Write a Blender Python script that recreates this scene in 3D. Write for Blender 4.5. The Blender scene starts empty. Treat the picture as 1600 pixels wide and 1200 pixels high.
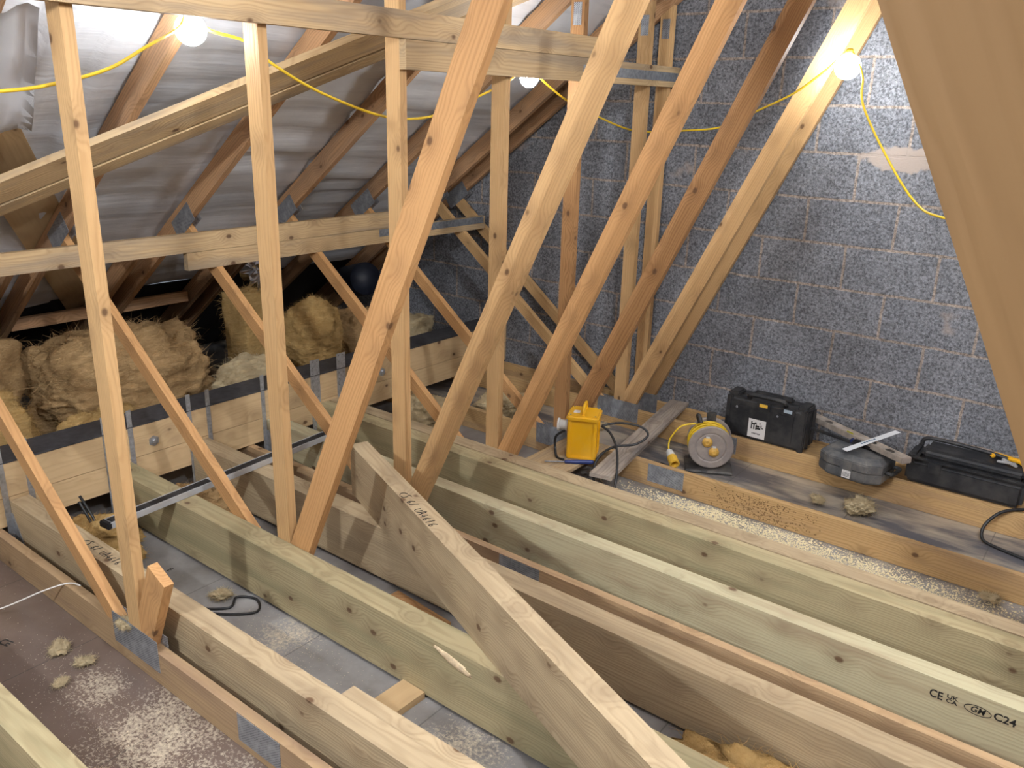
import bpy, bmesh, math, random
from mathutils import Vector, Matrix, noise
random.seed(7)
C = bpy.context.scene.collection
ZF = 1.84                                   # eye height above the plasterboard

# ------------------------------------------------------------------ camera
cam_d = bpy.data.cameras.new('camera')
cam = bpy.data.objects.new('camera', cam_d)
C.objects.link(cam)
Yw, Pt, Rl = (math.radians(a) for a in (127.80257654, -18.2874942, -1.53583417))
Fw = Vector((math.cos(Pt)*math.cos(Yw), math.cos(Pt)*math.sin(Yw), math.sin(Pt)))
Rt = Fw.cross(Vector((0, 0, 1))).normalized()
Dn = -Rt.cross(Fw)
R2 = math.cos(Rl)*Rt + math.sin(Rl)*Dn
D2 = -math.sin(Rl)*Rt + math.cos(Rl)*Dn
mw = Matrix((R2, -D2, -Fw)).transposed().to_4x4()
mw.translation = Vector((0, 0, ZF))
cam.matrix_world = mw
cam_d.sensor_width = 36
cam_d.lens = 36*1319.33/1600
cam_d.clip_start = 0.02
bpy.context.scene.camera = cam

# ------------------------------------------------------------------ world, lights, exposure
w = bpy.data.worlds.new('world')
bpy.context.scene.world = w
w.use_nodes = True
w.node_tree.nodes['Background'].inputs[0].default_value = (0.6, 0.68, 0.8, 1)
w.node_tree.nodes['Background'].inputs[1].default_value = 0.3
vs = bpy.context.scene.view_settings
vs.view_transform = 'Standard'
vs.look = 'None'
vs.exposure = 0.40
vs.gamma = 1.0
vs.use_curve_mapping = False

def lamp(name, loc, power, radius=0.06, col=(0.93, 0.96, 1.0)):
    d = bpy.data.lights.new(name, 'POINT')
    d.energy = power
    d.shadow_soft_size = radius
    d.color = col
    o = bpy.data.objects.new(name, d)
    o.location = (loc[0], loc[1], loc[2]+ZF)
    C.objects.link(o)
# the rest of the lamp string, behind and beside the viewer
lamp('string_lamp_light', (0.05, 0.88, 0.92), 125)
lamp('string_lamp_light', (0.45, 2.6, 0.75), 75)
lamp('string_lamp_light', (-1.7, -1.0, 0.35), 135)
BULB = 105.0

# ------------------------------------------------------------------ materials
def newmat(name):
    m = bpy.data.materials.new(name)
    m.use_nodes = True
    nt = m.node_tree
    b = nt.nodes['Principled BSDF']
    return m, nt, b

class N:
    """small helper around a node tree"""
    def __init__(s, nt): s.nt = nt
    def n(s, t, **k):
        x = s.nt.nodes.new(t)
        for a, v in k.items(): setattr(x, a, v)
        return x
    def l(s, a, b): s.nt.links.new(a, b)
    def put(s, v, sock):
        if hasattr(v, 'is_linked'): s.l(v, sock)
        else: sock.default_value = v
    def math(s, op, a, b=None, c=None, clamp=False):
        x = s.n('ShaderNodeMath', operation=op, use_clamp=clamp)
        s.put(a, x.inputs[0])
        if b is not None: s.put(b, x.inputs[1])
        if c is not None: s.put(c, x.inputs[2])
        return x.outputs[0]
    def vmath(s, op, a, b=None):
        x = s.n('ShaderNodeVectorMath', operation=op)
        s.put(a, x.inputs[0])
        if b is not None: s.put(b, x.inputs[1])
        return x.outputs['Value'] if op in ('DISTANCE', 'LENGTH', 'DOT_PRODUCT') else x.outputs[0]
    def noise(s, v, scale=5, detail=3, rough=0.55, dist=0.0):
        x = s.n('ShaderNodeTexNoise')
        s.l(v, x.inputs['Vector'])
        x.inputs['Scale'].default_value = scale
        x.inputs['Detail'].default_value = detail
        x.inputs['Roughness'].default_value = rough
        x.inputs['Distortion'].default_value = dist
        return x.outputs['Fac']
    def mix(s, f, a, b, blend='MIX'):
        x = s.n('ShaderNodeMix', data_type='RGBA', blend_type=blend)
        s.put(f, x.inputs[0])
        s.put(a if hasattr(a, 'is_linked') else (*a, 1), x.inputs[6])
        s.put(b if hasattr(b, 'is_linked') else (*b, 1), x.inputs[7])
        return x.outputs[2]
    def rng(s, v, a, b, c=0.0, d=1.0, smooth=False):
        x = s.n('ShaderNodeMapRange')
        if smooth: x.interpolation_type = 'SMOOTHSTEP'
        s.l(v, x.inputs[0])
        for i, q in enumerate((a, b, c, d)): x.inputs[i+1].default_value = q
        return x.outputs[0]
    def bump(s, h, b, strength=0.3, dist=0.01):
        x = s.n('ShaderNodeBump')
        x.inputs['Strength'].default_value = strength
        x.inputs['Distance'].default_value = dist
        s.l(h, x.inputs['Height'])
        s.l(x.outputs[0], b.inputs['Normal'])

def wood(name, early, late, knot=(0.10, 0.05, 0.025), rings=0.011, stain=None, stain_amt=0.0, rough=0.62, contrast=0.75):
    m, nt, b = newmat(name)
    g = N(nt)
    tc = g.n('ShaderNodeTexCoord')
    oi = g.n('ShaderNodeObjectInfo')
    cb = g.n('ShaderNodeCombineXYZ')
    for i, k in enumerate((37.0, 0.05, 0.05)):
        g.l(g.math('MULTIPLY', oi.outputs['Random'], k), cb.inputs[i])
    v = g.vmath('ADD', tc.outputs['Object'], cb.outputs[0])
    # knots
    vo = g.n('ShaderNodeTexVoronoi')
    vo.inputs['Scale'].default_value = 1.0
    ks = g.vmath('MULTIPLY', v, (6.5, 9.0, 9.0))
    g.l(ks, vo.inputs['Vector'])
    d = vo.outputs['Distance']
    fall = g.rng(d, 0.55, 0.0, 0.0, 1.0, True)
    core = g.rng(d, 0.12, 0.07, 0.0, 1.0)
    # growth rings about a pith outside the section
    sx = g.n('ShaderNodeSeparateXYZ')
    g.l(v, sx.inputs[0])
    dy = g.math('ADD', sx.outputs[1], 0.021)
    dz = g.math('ADD', sx.outputs[2], 0.075)
    r = g.math('SQRT', g.math('ADD', g.math('MULTIPLY', dy, dy), g.math('MULTIPLY', dz, dz)))
    st = g.vmath('MULTIPLY', v, (1.1, 9.0, 9.0))
    n1 = g.noise(st, 1.0, 2)
    r = g.math('ADD', r, g.math('MULTIPLY', n1, 0.075))
    r = g.math('ADD', r, g.math('MULTIPLY', fall, 0.030))
    s = g.math('SINE', g.math('MULTIPLY', r, 6.2832/rings))
    s = g.math('POWER', g.math('ADD', g.math('MULTIPLY', s, 0.5), 0.5), 1.8)
    fib = g.noise(g.vmath('MULTIPLY', v, (4.0, 130.0, 130.0)), 1.0, 2)
    tone = g.noise(g.vmath('MULTIPLY', v, (1.6, 7.0, 7.0)), 1.0, 3)
    f = g.math('MULTIPLY', s, contrast)
    f = g.math('ADD', f, g.math('MULTIPLY', g.math('SUBTRACT', fib, 0.5), 0.9))
    f = g.math('ADD', f, g.math('MULTIPLY', g.math('SUBTRACT', tone, 0.5), 1.1), clamp=True)
    col = g.mix(f, early, late)
    if stain:
        sn = g.noise(g.vmath('MULTIPLY', v, (1.3, 14.0, 14.0)), 1.0, 4)
        col = g.mix(g.math('MULTIPLY', g.rng(sn, 0.48, 0.66), stain_amt), col, stain)
    col = g.mix(g.math('MULTIPLY', fall, 0.28), col, knot)
    col = g.mix(g.math('MULTIPLY', core, 0.85), col, knot)
    hs = g.n('ShaderNodeHueSaturation')
    g.l(col, hs.inputs['Color'])
    g.l(g.rng(oi.outputs['Random'], 0, 1, 0.86, 1.12), hs.inputs['Value'])
    g.l(hs.outputs[0], b.inputs['Base Color'])
    b.inputs['Roughness'].default_value = rough
    b.inputs['Specular IOR Level'].default_value = 0.25
    g.bump(g.math('ADD', s, fib), b, 0.12, 0.003)
    return m

W_OLD   = wood('wood_truss_tan',   (0.53, 0.295, 0.125), (0.39, 0.20, 0.08), contrast=0.55)
W_PALE  = wood('wood_truss_pale',  (0.60, 0.375, 0.175), (0.47, 0.28, 0.12), contrast=0.55)
W_DARK  = wood('wood_truss_brown', (0.42, 0.225, 0.095), (0.28, 0.14, 0.055))
W_RAFT  = wood('wood_rafter',      (0.50, 0.29, 0.15), (0.34, 0.19, 0.09), stain=(0.16, 0.13, 0.11), stain_amt=0.35)
W_CHORD = wood('wood_chord',       (0.60, 0.39, 0.18), (0.45, 0.28, 0.12), stain=(0.30, 0.20, 0.14), stain_amt=0.4)
W_CHOLD = wood('wood_chord_old',   (0.47, 0.32, 0.18), (0.35, 0.225, 0.12), stain=(0.30, 0.19, 0.13), stain_amt=0.5, contrast=0.5)
W_JOIST = wood('wood_joist',       (0.46, 0.355, 0.22), (0.31, 0.225, 0.13), rings=0.010, stain=(0.25, 0.185, 0.115), stain_amt=0.5, contrast=0.5)
W_GREEN = wood('wood_joist_green', (0.43, 0.355, 0.205), (0.285, 0.225, 0.12), rings=0.010, stain=(0.22, 0.21, 0.115), stain_amt=0.5, contrast=0.5)
W_LIME  = wood('wood_joist_lime',  (0.49, 0.445, 0.285), (0.36, 0.285, 0.18), rings=0.012, stain=(0.33, 0.245, 0.155), stain_amt=0.6, contrast=0.4)
W_BIND  = wood('wood_binder',      (0.56, 0.40, 0.22), (0.43, 0.29, 0.15), stain=(0.24, 0.20, 0.16), stain_amt=0.6)
W_BEAM  = wood('wood_beam',        (0.60, 0.43, 0.24), (0.49, 0.34, 0.18), rings=0.015, contrast=0.4)
W_NEAR  = wood('wood_near_web',    (0.33, 0.19, 0.08), (0.27, 0.15, 0.06), rings=0.02, contrast=0.3)
W_GREY  = wood('wood_weathered',   (0.40, 0.34, 0.28), (0.27, 0.22, 0.18), stain=(0.10, 0.10, 0.11), stain_amt=0.6)
W_PLY   = wood('wood_board',       (0.52, 0.36, 0.19), (0.45, 0.30, 0.15), rings=0.03, contrast=0.3)

def plain(name, col, rough=0.5, metal=0.0, nscale=0, namt=0.25, bump=0.0, spec=0.5):
    m, nt, b = newmat(name)
    b.inputs['Base Color'].default_value = (*col, 1)
    b.inputs['Roughness'].default_value = rough
    b.inputs['Metallic'].default_value = metal
    b.inputs['Specular IOR Level'].default_value = spec
    if nscale:
        g = N(nt)
        tc = g.n('ShaderNodeTexCoord')
        n = g.noise(tc.outputs['Object'], nscale, 4, 0.6)
        k = g.rng(n, 0.3, 0.7, 1-namt, 1+namt)
        x = g.n('ShaderNodeVectorMath', operation='SCALE')
        x.inputs[0].default_value = col
        g.l(k, x.inputs['Scale'])
        g.l(x.outputs[0], b.inputs['Base Color'])
        if bump: g.bump(n, b, bump, 0.004)
    return m

def dusty(name, col, dust=(0.42, 0.38, 0.33), amt=0.5, rough=0.55, scale=9):
    """plastic that has picked up builders' dust in patches"""
    m, nt, b = newmat(name)
    g = N(nt)
    tc = g.n('ShaderNodeTexCoord')
    n = g.noise(tc.outputs['Object'], scale, 5, 0.7)
    g.l(g.mix(g.math('MULTIPLY', g.rng(n, 0.42, 0.75), amt), col, dust), b.inputs['Base Color'])
    b.inputs['Roughness'].default_value = rough
    return m

GALV = plain('galvanised_steel', (0.50, 0.52, 0.55), 0.42, 0.75, 60, 0.25)
GALVD = plain('dull_steel', (0.30, 0.32, 0.35), 0.5, 0.7, 50, 0.3)
BLACKP = dusty('black_plastic', (0.012, 0.013, 0.016), amt=0.12)
BLACKR = plain('black_rubber', (0.012, 0.012, 0.013), 0.45)
GREYP = dusty('grey_plastic', (0.075, 0.080, 0.086), amt=0.45)
YELLOW = dusty('yellow_plastic', (0.80, 0.42, 0.008), dust=(0.6, 0.42, 0.15), amt=0.25, rough=0.4)
YCABLE = plain('yellow_cable', (0.80, 0.55, 0.03), 0.4)
WHITEP = dusty('white_plastic', (0.62, 0.62, 0.60), amt=0.35, dust=(0.4, 0.35, 0.28))
INK = plain('black_ink', (0.012, 0.011, 0.010), 0.8)
BLUEP = plain('blue_plastic', (0.02, 0.035, 0.14), 0.4)
DPC = plain('black_steel_strip', (0.045, 0.045, 0.05), 0.55, 0.0, 30, 0.4)
FOIL = plain('silver_foil', (0.75, 0.76, 0.78), 0.18, 1.0)
STICK = plain('sticker_white', (0.72, 0.70, 0.68), 0.5)
YLAB = plain('yellow_label', (0.75, 0.45, 0.05), 0.5)
ALU = dusty('aluminium', (0.42, 0.43, 0.44), dust=(0.35, 0.29, 0.23), amt=0.7, rough=0.45)

def plate_mat():
    m, nt, b = newmat('nail_plate_steel')
    g = N(nt)
    tc = g.n('ShaderNodeTexCoord')
    sx = g.n('ShaderNodeSeparateXYZ')
    g.l(tc.outputs['Object'], sx.inputs[0])
    a = g.math('SINE', g.math('MULTIPLY', sx.outputs[0], 2*math.pi/0.0115))
    c = g.math('SINE', g.math('MULTIPLY', sx.outputs[2], 2*math.pi/0.0085))
    h = g.rng(g.math('MULTIPLY', a, c), 0.1, 0.6)
    n = g.noise(tc.outputs['Object'], 30, 3)
    col = g.mix(h, (0.36, 0.38, 0.41), (0.10, 0.10, 0.11))
    col = g.mix(g.rng(n, 0.45, 0.8), col, (0.50, 0.52, 0.55))
    g.l(col, b.inputs['Base Color'])
    b.inputs['Metallic'].default_value = 0.6
    b.inputs['Roughness'].default_value = 0.48
    g.bump(g.math('MULTIPLY', h, -1), b, 0.5, 0.003)
    return m
PLATE = plate_mat()

def block_mat():
    m, nt, b = newmat('concrete_blockwork')
    g = N(nt)
    tc = g.n('ShaderNodeTexCoord')
    sx = g.n('ShaderNodeSeparateXYZ')
    g.l(tc.outputs['Object'], sx.inputs[0])
    wob = g.noise(tc.outputs['Object'], 7, 2)
    wb = g.math('MULTIPLY', g.math('SUBTRACT', wob, 0.5), 0.016)
    u = g.math('ADD', g.math('ADD', sx.outputs[0], 1.332+0.448*40), wb)
    v = g.math('ADD', g.math('ADD', sx.outputs[2], 0.646-ZF+0.2275*40), wb)
    cb = g.n('ShaderNodeCombineXYZ')
    g.l(u, cb.inputs[0]); g.l(v, cb.inputs[1])
    br = g.n('ShaderNodeTexBrick')
    g.l(cb.outputs[0], br.inputs['Vector'])
    br.offset = 0.5
    br.inputs['Scale'].default_value = 1.0
    br.inputs['Brick Width'].default_value = 0.448
    br.inputs['Row Height'].default_value = 0.2275
    br.inputs['Mortar Size'].default_value = 0.0075
    br.inputs['Mortar Smooth'].default_value = 0.25
    br.inputs['Bias'].default_value = 0.0
    br.inputs['Color1'].default_value = (0.175, 0.182, 0.200, 1)
    br.inputs['Color2'].default_value = (0.205, 0.212, 0.230, 1)
    br.inputs['Mortar'].default_value = (0.32, 0.265, 0.225, 1)
    sp = g.noise(tc.outputs['Object'], 95, 3, 0.75)
    big = g.noise(tc.outputs['Object'], 3.2, 3, 0.6)
    pit = g.rng(sp, 0.36, 0.66)
    k = g.math('ADD', g.math('MULTIPLY', pit, 1.15), 0.42)
    k = g.math('MULTIPLY', k, g.rng(big, 0.3, 0.7, 0.86, 1.14))
    sc = g.n('ShaderNodeVectorMath', operation='SCALE')
    g.l(br.outputs['Color'], sc.inputs[0]); g.l(k, sc.inputs['Scale'])
    # mortar smears beside the joints
    sm = g.noise(tc.outputs['Object'], 2.3, 4, 0.6)
    smear = g.math('MULTIPLY', g.rng(sm, 0.66, 0.72), 0.75)
    col = g.mix(smear, sc.outputs[0], (0.40, 0.335, 0.29))
    # one wide smear of mortar under a bed joint, right of the lamp
    q = g.vmath('MULTIPLY', g.vmath('SUBTRACT', tc.outputs['Object'], (-1.12, 0.0, ZF-0.205)), (4.6, 0.0, 15.0))
    dq = g.math('ADD', g.vmath('LENGTH', q), g.math('MULTIPLY', g.math('SUBTRACT', g.noise(tc.outputs['Object'], 16, 4), 0.5), 1.1))
    col = g.mix(g.rng(dq, 0.95, 0.8), col, (0.40, 0.335, 0.29))
    g.l(col, b.inputs['Base Color'])
    b.inputs['Roughness'].default_value = 0.9
    b.inputs['Specular IOR Level'].default_value = 0.2
    h = g.math('ADD', g.math('MULTIPLY', sp, 0.8), g.math('MULTIPLY', br.outputs['Fac'], -0.55))
    g.bump(h, b, 0.7, 0.006)
    return m
BLOCK = block_mat()

def floor_mat():
    m, nt, b = newmat('dusty_plasterboard')
    g = N(nt)
    tc = g.n('ShaderNodeTexCoord')
    p = tc.outputs['Object']
    sx = g.n('ShaderNodeSeparateXYZ')
    g.l(p, sx.inputs[0])
    n = g.noise(p, 2.6, 5, 0.65)
    n2 = g.noise(g.vmath('MULTIPLY', p, (2.2, 9.0, 1.0)), 1.0, 4, 0.6)
    col = g.mix(g.rng(n, 0.35, 0.68), (0.155, 0.142, 0.135), (0.34, 0.33, 0.32))
    # brown paper-faced boards in the bay nearest the viewer and by the gable
    near = g.rng(sx.outputs[1], 1.25, 1.15)
    far = g.rng(sx.outputs[1], 3.55, 3.62)
    col = g.mix(g.math('MULTIPLY', near, 0.9), col, g.mix(n, (0.085, 0.058, 0.046), (0.20, 0.14, 0.11)))
    col = g.mix(far, col, g.mix(g.rng(n2, 0.42, 0.62), (0.10, 0.10, 0.115), (0.42, 0.36, 0.28)))
    # board joints across
    jx = g.math('ABSOLUTE', g.math('SUBTRACT', g.math('FRACT', g.math('ADD', g.math('MULTIPLY', sx.outputs[0], 1.0/0.6), g.math('MULTIPLY', sx.outputs[1], 0.03))), 0.5))
    col = g.mix(g.math('MULTIPLY', g.rng(jx, 0.006, 0.002), 0.6), col, (0.06, 0.055, 0.05))
    # sawdust drifts
    sd = None
    for x, y, rr in ((-2.10, 1.02, 0.36), (-1.75, 0.93, 0.36), (-2.45, 1.0, 0.16), (-2.22, 1.58, 0.20), (-1.35, 1.52, 0.26), (-1.45, 3.46, 0.26), (-1.1, 3.44, 0.32), (-0.7, 3.40, 0.34), (-0.3, 3.38, 0.30)):
        q = g.vmath('DISTANCE', p, (x, y, 0.0))
        t = g.rng(q, rr, rr*0.15, 0, 1, True)
        sd = t if sd is None else g.math('MAXIMUM', sd, t)
    fine = g.noise(p, 85, 3, 0.7)
    med = g.noise(p, 12, 4, 0.7)
    thr = g.math('ADD', g.math('MULTIPLY', sd, 0.26), g.math('MULTIPLY', g.math('SUBTRACT', med, 0.5), 0.5))
    dust = g.rng(g.math('ADD', fine, thr), 0.66, 0.92)
    dust = g.math('MULTIPLY', dust, g.rng(sd, 0.0, 0.15))
    sp = g.math('MULTIPLY', g.rng(g.noise(p, 120, 2), 0.70, 0.76), 0.5)
    dust = g.math('MAXIMUM', dust, sp)
    col = g.mix(g.math('MULTIPLY', dust, 0.85), col, (0.62, 0.53, 0.39))
    g.l(col, b.inputs['Base Color'])
    ro = g.math('ADD', g.rng(n, 0.3, 0.7, 0.13, 0.32), g.math('MULTIPLY', dust, 0.5), clamp=True)
    ro = g.math('ADD', ro, g.rng(sx.outputs[1], 1.15, 1.3, 0.0, 0.16), clamp=True)
    g.l(ro, b.inputs['Roughness'])
    b.inputs['Specular IOR Level'].default_value = 0.7
    g.bump(g.math('ADD', dust, g.math('MULTIPLY', n, 0.6)), b, 0.15, 0.004)
    return m
FLOOR = floor_mat()

def felt_mat():
    m, nt, b = newmat('grey_roof_membrane')
    g = N(nt)
    tc = g.n('ShaderNodeTexCoord')
    p = tc.outputs['Object']
    a = g.noise(g.vmath('MULTIPLY', p, (22.0, 1.1, 22.0)), 1.0, 4, 0.6)
    c = g.noise(p, 2.2, 4, 0.6)
    col = g.mix(g.rng(c, 0.35, 0.7), (0.56, 0.57, 0.60), (0.72, 0.73, 0.76))
    col = g.mix(g.math('MULTIPLY', g.rng(a, 0.55, 0.72), 0.35), col, (0.30, 0.31, 0.35))
    g.l(col, b.inputs['Base Color'])
    b.inputs['Roughness'].default_value = 0.6
    b.inputs['Specular IOR Level'].default_value = 0.3
    g.bump(a, b, 0.45, 0.012)
    return m
FELT = felt_mat()
EAVES = plain('black_eaves_sheet', (0.010, 0.010, 0.011), 0.8)  # even near-black colour for the lowest strip of the roof sheet

def wool_mat(name, a, c):
    m, nt, b = newmat(name)
    g = N(nt)
    tc = g.n('ShaderNodeTexCoord')
    p = tc.outputs['Object']
    f = g.noise(g.vmath('MULTIPLY', p, (14, 14, 60)), 1.0, 6, 0.75, 1.5)
    q = g.noise(p, 5, 4, 0.6)
    fi = g.noise(p, 120, 3, 0.8)
    col = g.mix(g.rng(f, 0.3, 0.7), a, c)
    col = g.mix(g.math('MULTIPLY', g.rng(q, 0.5, 0.75), 0.6), col, tuple(x*0.62 for x in c))
    g.l(col, b.inputs['Base Color'])
    b.inputs['Roughness'].default_value = 1.0
    b.inputs['Specular IOR Level'].default_value = 0.05
    g.bump(g.math('ADD', f, g.math('MULTIPLY', fi, 0.6)), b, 1.0, 0.02)
    return m
WOOL = wool_mat('glass_wool_yellow', (0.82, 0.58, 0.26), (0.64, 0.38, 0.13))
WOOLB = wool_mat('glass_wool_brown', (0.78, 0.54, 0.28), (0.56, 0.34, 0.15))
WOOLC = wool_mat('glass_wool_cream', (0.86, 0.73, 0.48), (0.74, 0.56, 0.31))

def emit_mat():
    m, nt, b = newmat('lit_bulb')
    b.inputs['Base Color'].default_value = (1, 1, 1, 1)
    b.inputs['Emission Color'].default_value = (0.93, 0.965, 1.0, 1)
    b.inputs['Emission Strength'].default_value = BULB
    return m
BULBM = emit_mat()

# ------------------------------------------------------------------ mesh helpers
def V(x, y, z): return Vector((x, y, z+ZF))

def link(name, bm, mat, parent=None, smooth=False, loc=None, rot=None):
    me = bpy.data.meshes.new(name)
    bmesh.ops.recalc_face_normals(bm, faces=bm.faces)
    bm.to_mesh(me)
    bm.free()
    if smooth:
        for p in me.polygons: p.use_smooth = True
    if mat: me.materials.append(mat)
    o = bpy.data.objects.new(name, me)
    C.objects.link(o)
    if rot is not None: o.rotation_euler = rot
    if loc is not None: o.location = loc
    if parent is not None: o.parent = parent
    return o

def tag(o, label=None, cat=None, group=None, kind=None):
    if label: o['label'] = label
    if cat: o['category'] = cat
    if group: o['group'] = group
    if kind: o['kind'] = kind
    return o

def empty(name, loc, rz=0.0):
    o = bpy.data.objects.new(name, None)
    o.empty_display_size = 0.1
    o.location = loc
    o.rotation_euler = (0, 0, rz)
    C.objects.link(o)
    return o

def bevel(bm, r, seg=2):
    bmesh.ops.bevel(bm, geom=list(bm.edges), offset=r, segments=seg, affect='EDGES', clamp_overlap=True)

def hexa(pts):
    """box from eight corners: four at the start, four at the end"""
    bm = bmesh.new()
    v = [bm.verts.new(p) for p in pts]
    for f in ((0, 1, 2, 3), (7, 6, 5, 4), (0, 4, 5, 1), (1, 5, 6, 2), (2, 6, 7, 3), (3, 7, 4, 0)):
        bm.faces.new([v[i] for i in f])
    return bm

def boxbm(bm, c, s, rz=0.0, M=None):
    r = bmesh.ops.create_cube(bm, size=1.0)
    mat = Matrix.Translation(Vector(c)) @ Matrix.Rotation(rz, 4, 'Z') @ Matrix.Diagonal((*s, 1))
    if M is not None: mat = M @ mat
    bmesh.ops.transform(bm, matrix=mat, verts=r['verts'])
    return r['verts']

def rbox(c, s, r=0.004, rz=0.0, seg=2):
    bm = bmesh.new()
    boxbm(bm, c, s, rz)
    bevel(bm, min(r, min(s)*0.45), seg)
    return bm

def merge(*bms):
    out = bmesh.new()
    for b in bms:
        me = bpy.data.meshes.new('tmp')
        b.to_mesh(me); b.free()
        out.from_mesh(me)
        bpy.data.meshes.remove(me)
    return out

def timber(name, a, c, depth, thick, mat, parent=None, side=(0, 1, 0), cut0=None, cut1=None, bow=0.0, r=0.0025, origin=(0, 0, 0), nseg=10):
    """sawn length of timber from a to c (centre line, world). local X runs along the grain.
    side: world direction of the thickness. cut = (point, normal) world plane that trims that end."""
    a, c = Vector(a), Vector(c)
    ax = (c-a).normalized()
    sd = Vector(side)
    sd = (sd - ax*sd.dot(ax)).normalized()
    up = ax.cross(sd)
    L = (c-a).length
    bm = bmesh.new()
    rings = []
    sec = [(-1, -1), (1, -1), (1, 1), (-1, 1)]
    for i in range(nseg+1):
        t = i/nseg
        ring = []
        for sy, sz in sec:
            y, z = sy*thick/2, sz*depth/2 + bow*math.sin(math.pi*t)
            x = L*t
            if i in (0, nseg):
                cut = cut0 if i == 0 else cut1
                if cut:
                    P = a + ax*x + sd*y + up*z
                    nn = Vector(cut[1])
                    x += (Vector(cut[0])-P).dot(nn)/ax.dot(nn)
            ring.append((x, y, z))
        rings.append(ring)
    # keep inner rings between the trimmed ends
    for k in range(4):
        x0, x1 = rings[0][k][0], rings[-1][k][0]
        for i in range(1, nseg):
            t = i/nseg
            q = rings[i][k]
            rings[i][k] = (x0+(x1-x0)*t, q[1], q[2])
    vr = [[bm.verts.new(q) for q in ring] for ring in rings]
    for i in range(nseg):
        for k in range(4):
            bm.faces.new((vr[i][k], vr[i][(k+1) % 4], vr[i+1][(k+1) % 4], vr[i+1][k]))
    bm.faces.new(vr[0][::-1]); bm.faces.new(vr[-1])
    bm.edges.ensure_lookup_table()
    es = [e for e in bm.edges if len(e.link_faces) == 2 and e.calc_face_angle(0) > 0.5]
    if r: bmesh.ops.bevel(bm, geom=es, offset=r, segments=1, affect='EDGES', clamp_overlap=True)
    o = link(name, bm, mat, parent)
    m4 = Matrix((ax, sd, up)).transposed().to_4x4()
    m4.translation = a - Vector(origin)
    o.matrix_local = m4
    return o

def tube(pts, r, seg=8, close=False, sub=6):
    """smooth round cable through the points (Catmull-Rom)"""
    P = [Vector(p) for p in pts]
    Q = []
    n = len(P)
    for i in range(n-1):
        p0, p1, p2, p3 = P[max(i-1, 0)], P[i], P[i+1], P[min(i+2, n-1)]
        for k in range(sub):
            t = k/sub
            Q.append(0.5*((2*p1)+(p2-p0)*t+(2*p0-5*p1+4*p2-p3)*t*t+(3*p1-p0-3*p2+p3)*t**3))
    Q.append(P[-1])
    bm = bmesh.new()
    prev = None
    ref = Vector((0, 0, 1))
    first = None
    for i, q in enumerate(Q):
        d = (Q[min(i+1, len(Q)-1)]-Q[max(i-1, 0)]).normalized()
        u = d.cross(ref)
        if u.length < 0.05: u = d.cross(Vector((1, 0, 0)))
        u.normalize()
        v = d.cross(u).normalized()
        ring = [bm.verts.new(q+u*r*math.cos(2*math.pi*k/seg)+v*r*math.sin(2*math.pi*k/seg)) for k in range(seg)]
        if prev:
            # align rings to avoid twist
            best = min(range(seg), key=lambda s: (ring[s].co-prev[0].co).length)
            ring = ring[best:]+ring[:best]
            for k in range(seg):
                bm.faces.new((prev[k], prev[(k+1) % seg], ring[(k+1) % seg], ring[k]))
        else: first = ring
        prev = ring
    bm.faces.new(first); bm.faces.new(prev)
    return bm

def lathe(profile, seg=32, M=None):
    """profile: list of (radius, height) about local Z"""
    bm = bmesh.new()
    rows = []
    for r, h in profile:
        rows.append([bm.verts.new((r*math.cos(2*math.pi*k/seg), r*math.sin(2*math.pi*k/seg), h)) for k in range(seg)])
    for a, c in zip(rows, rows[1:]):
        for k in range(seg):
            bm.faces.new((a[k], a[(k+1) % seg], c[(k+1) % seg], c[k]))
    bm.faces.new(rows[0][::-1]); bm.faces.new(rows[-1])
    if M is not None: bmesh.ops.transform(bm, matrix=M, verts=bm.verts)
    return bm

def fbm(p, o=4):
    s, a = 0.0, 1.0
    for i in range(o):
        s += a*noise.noise(p); p = p*2.03; a *= 0.55
    return s

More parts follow.
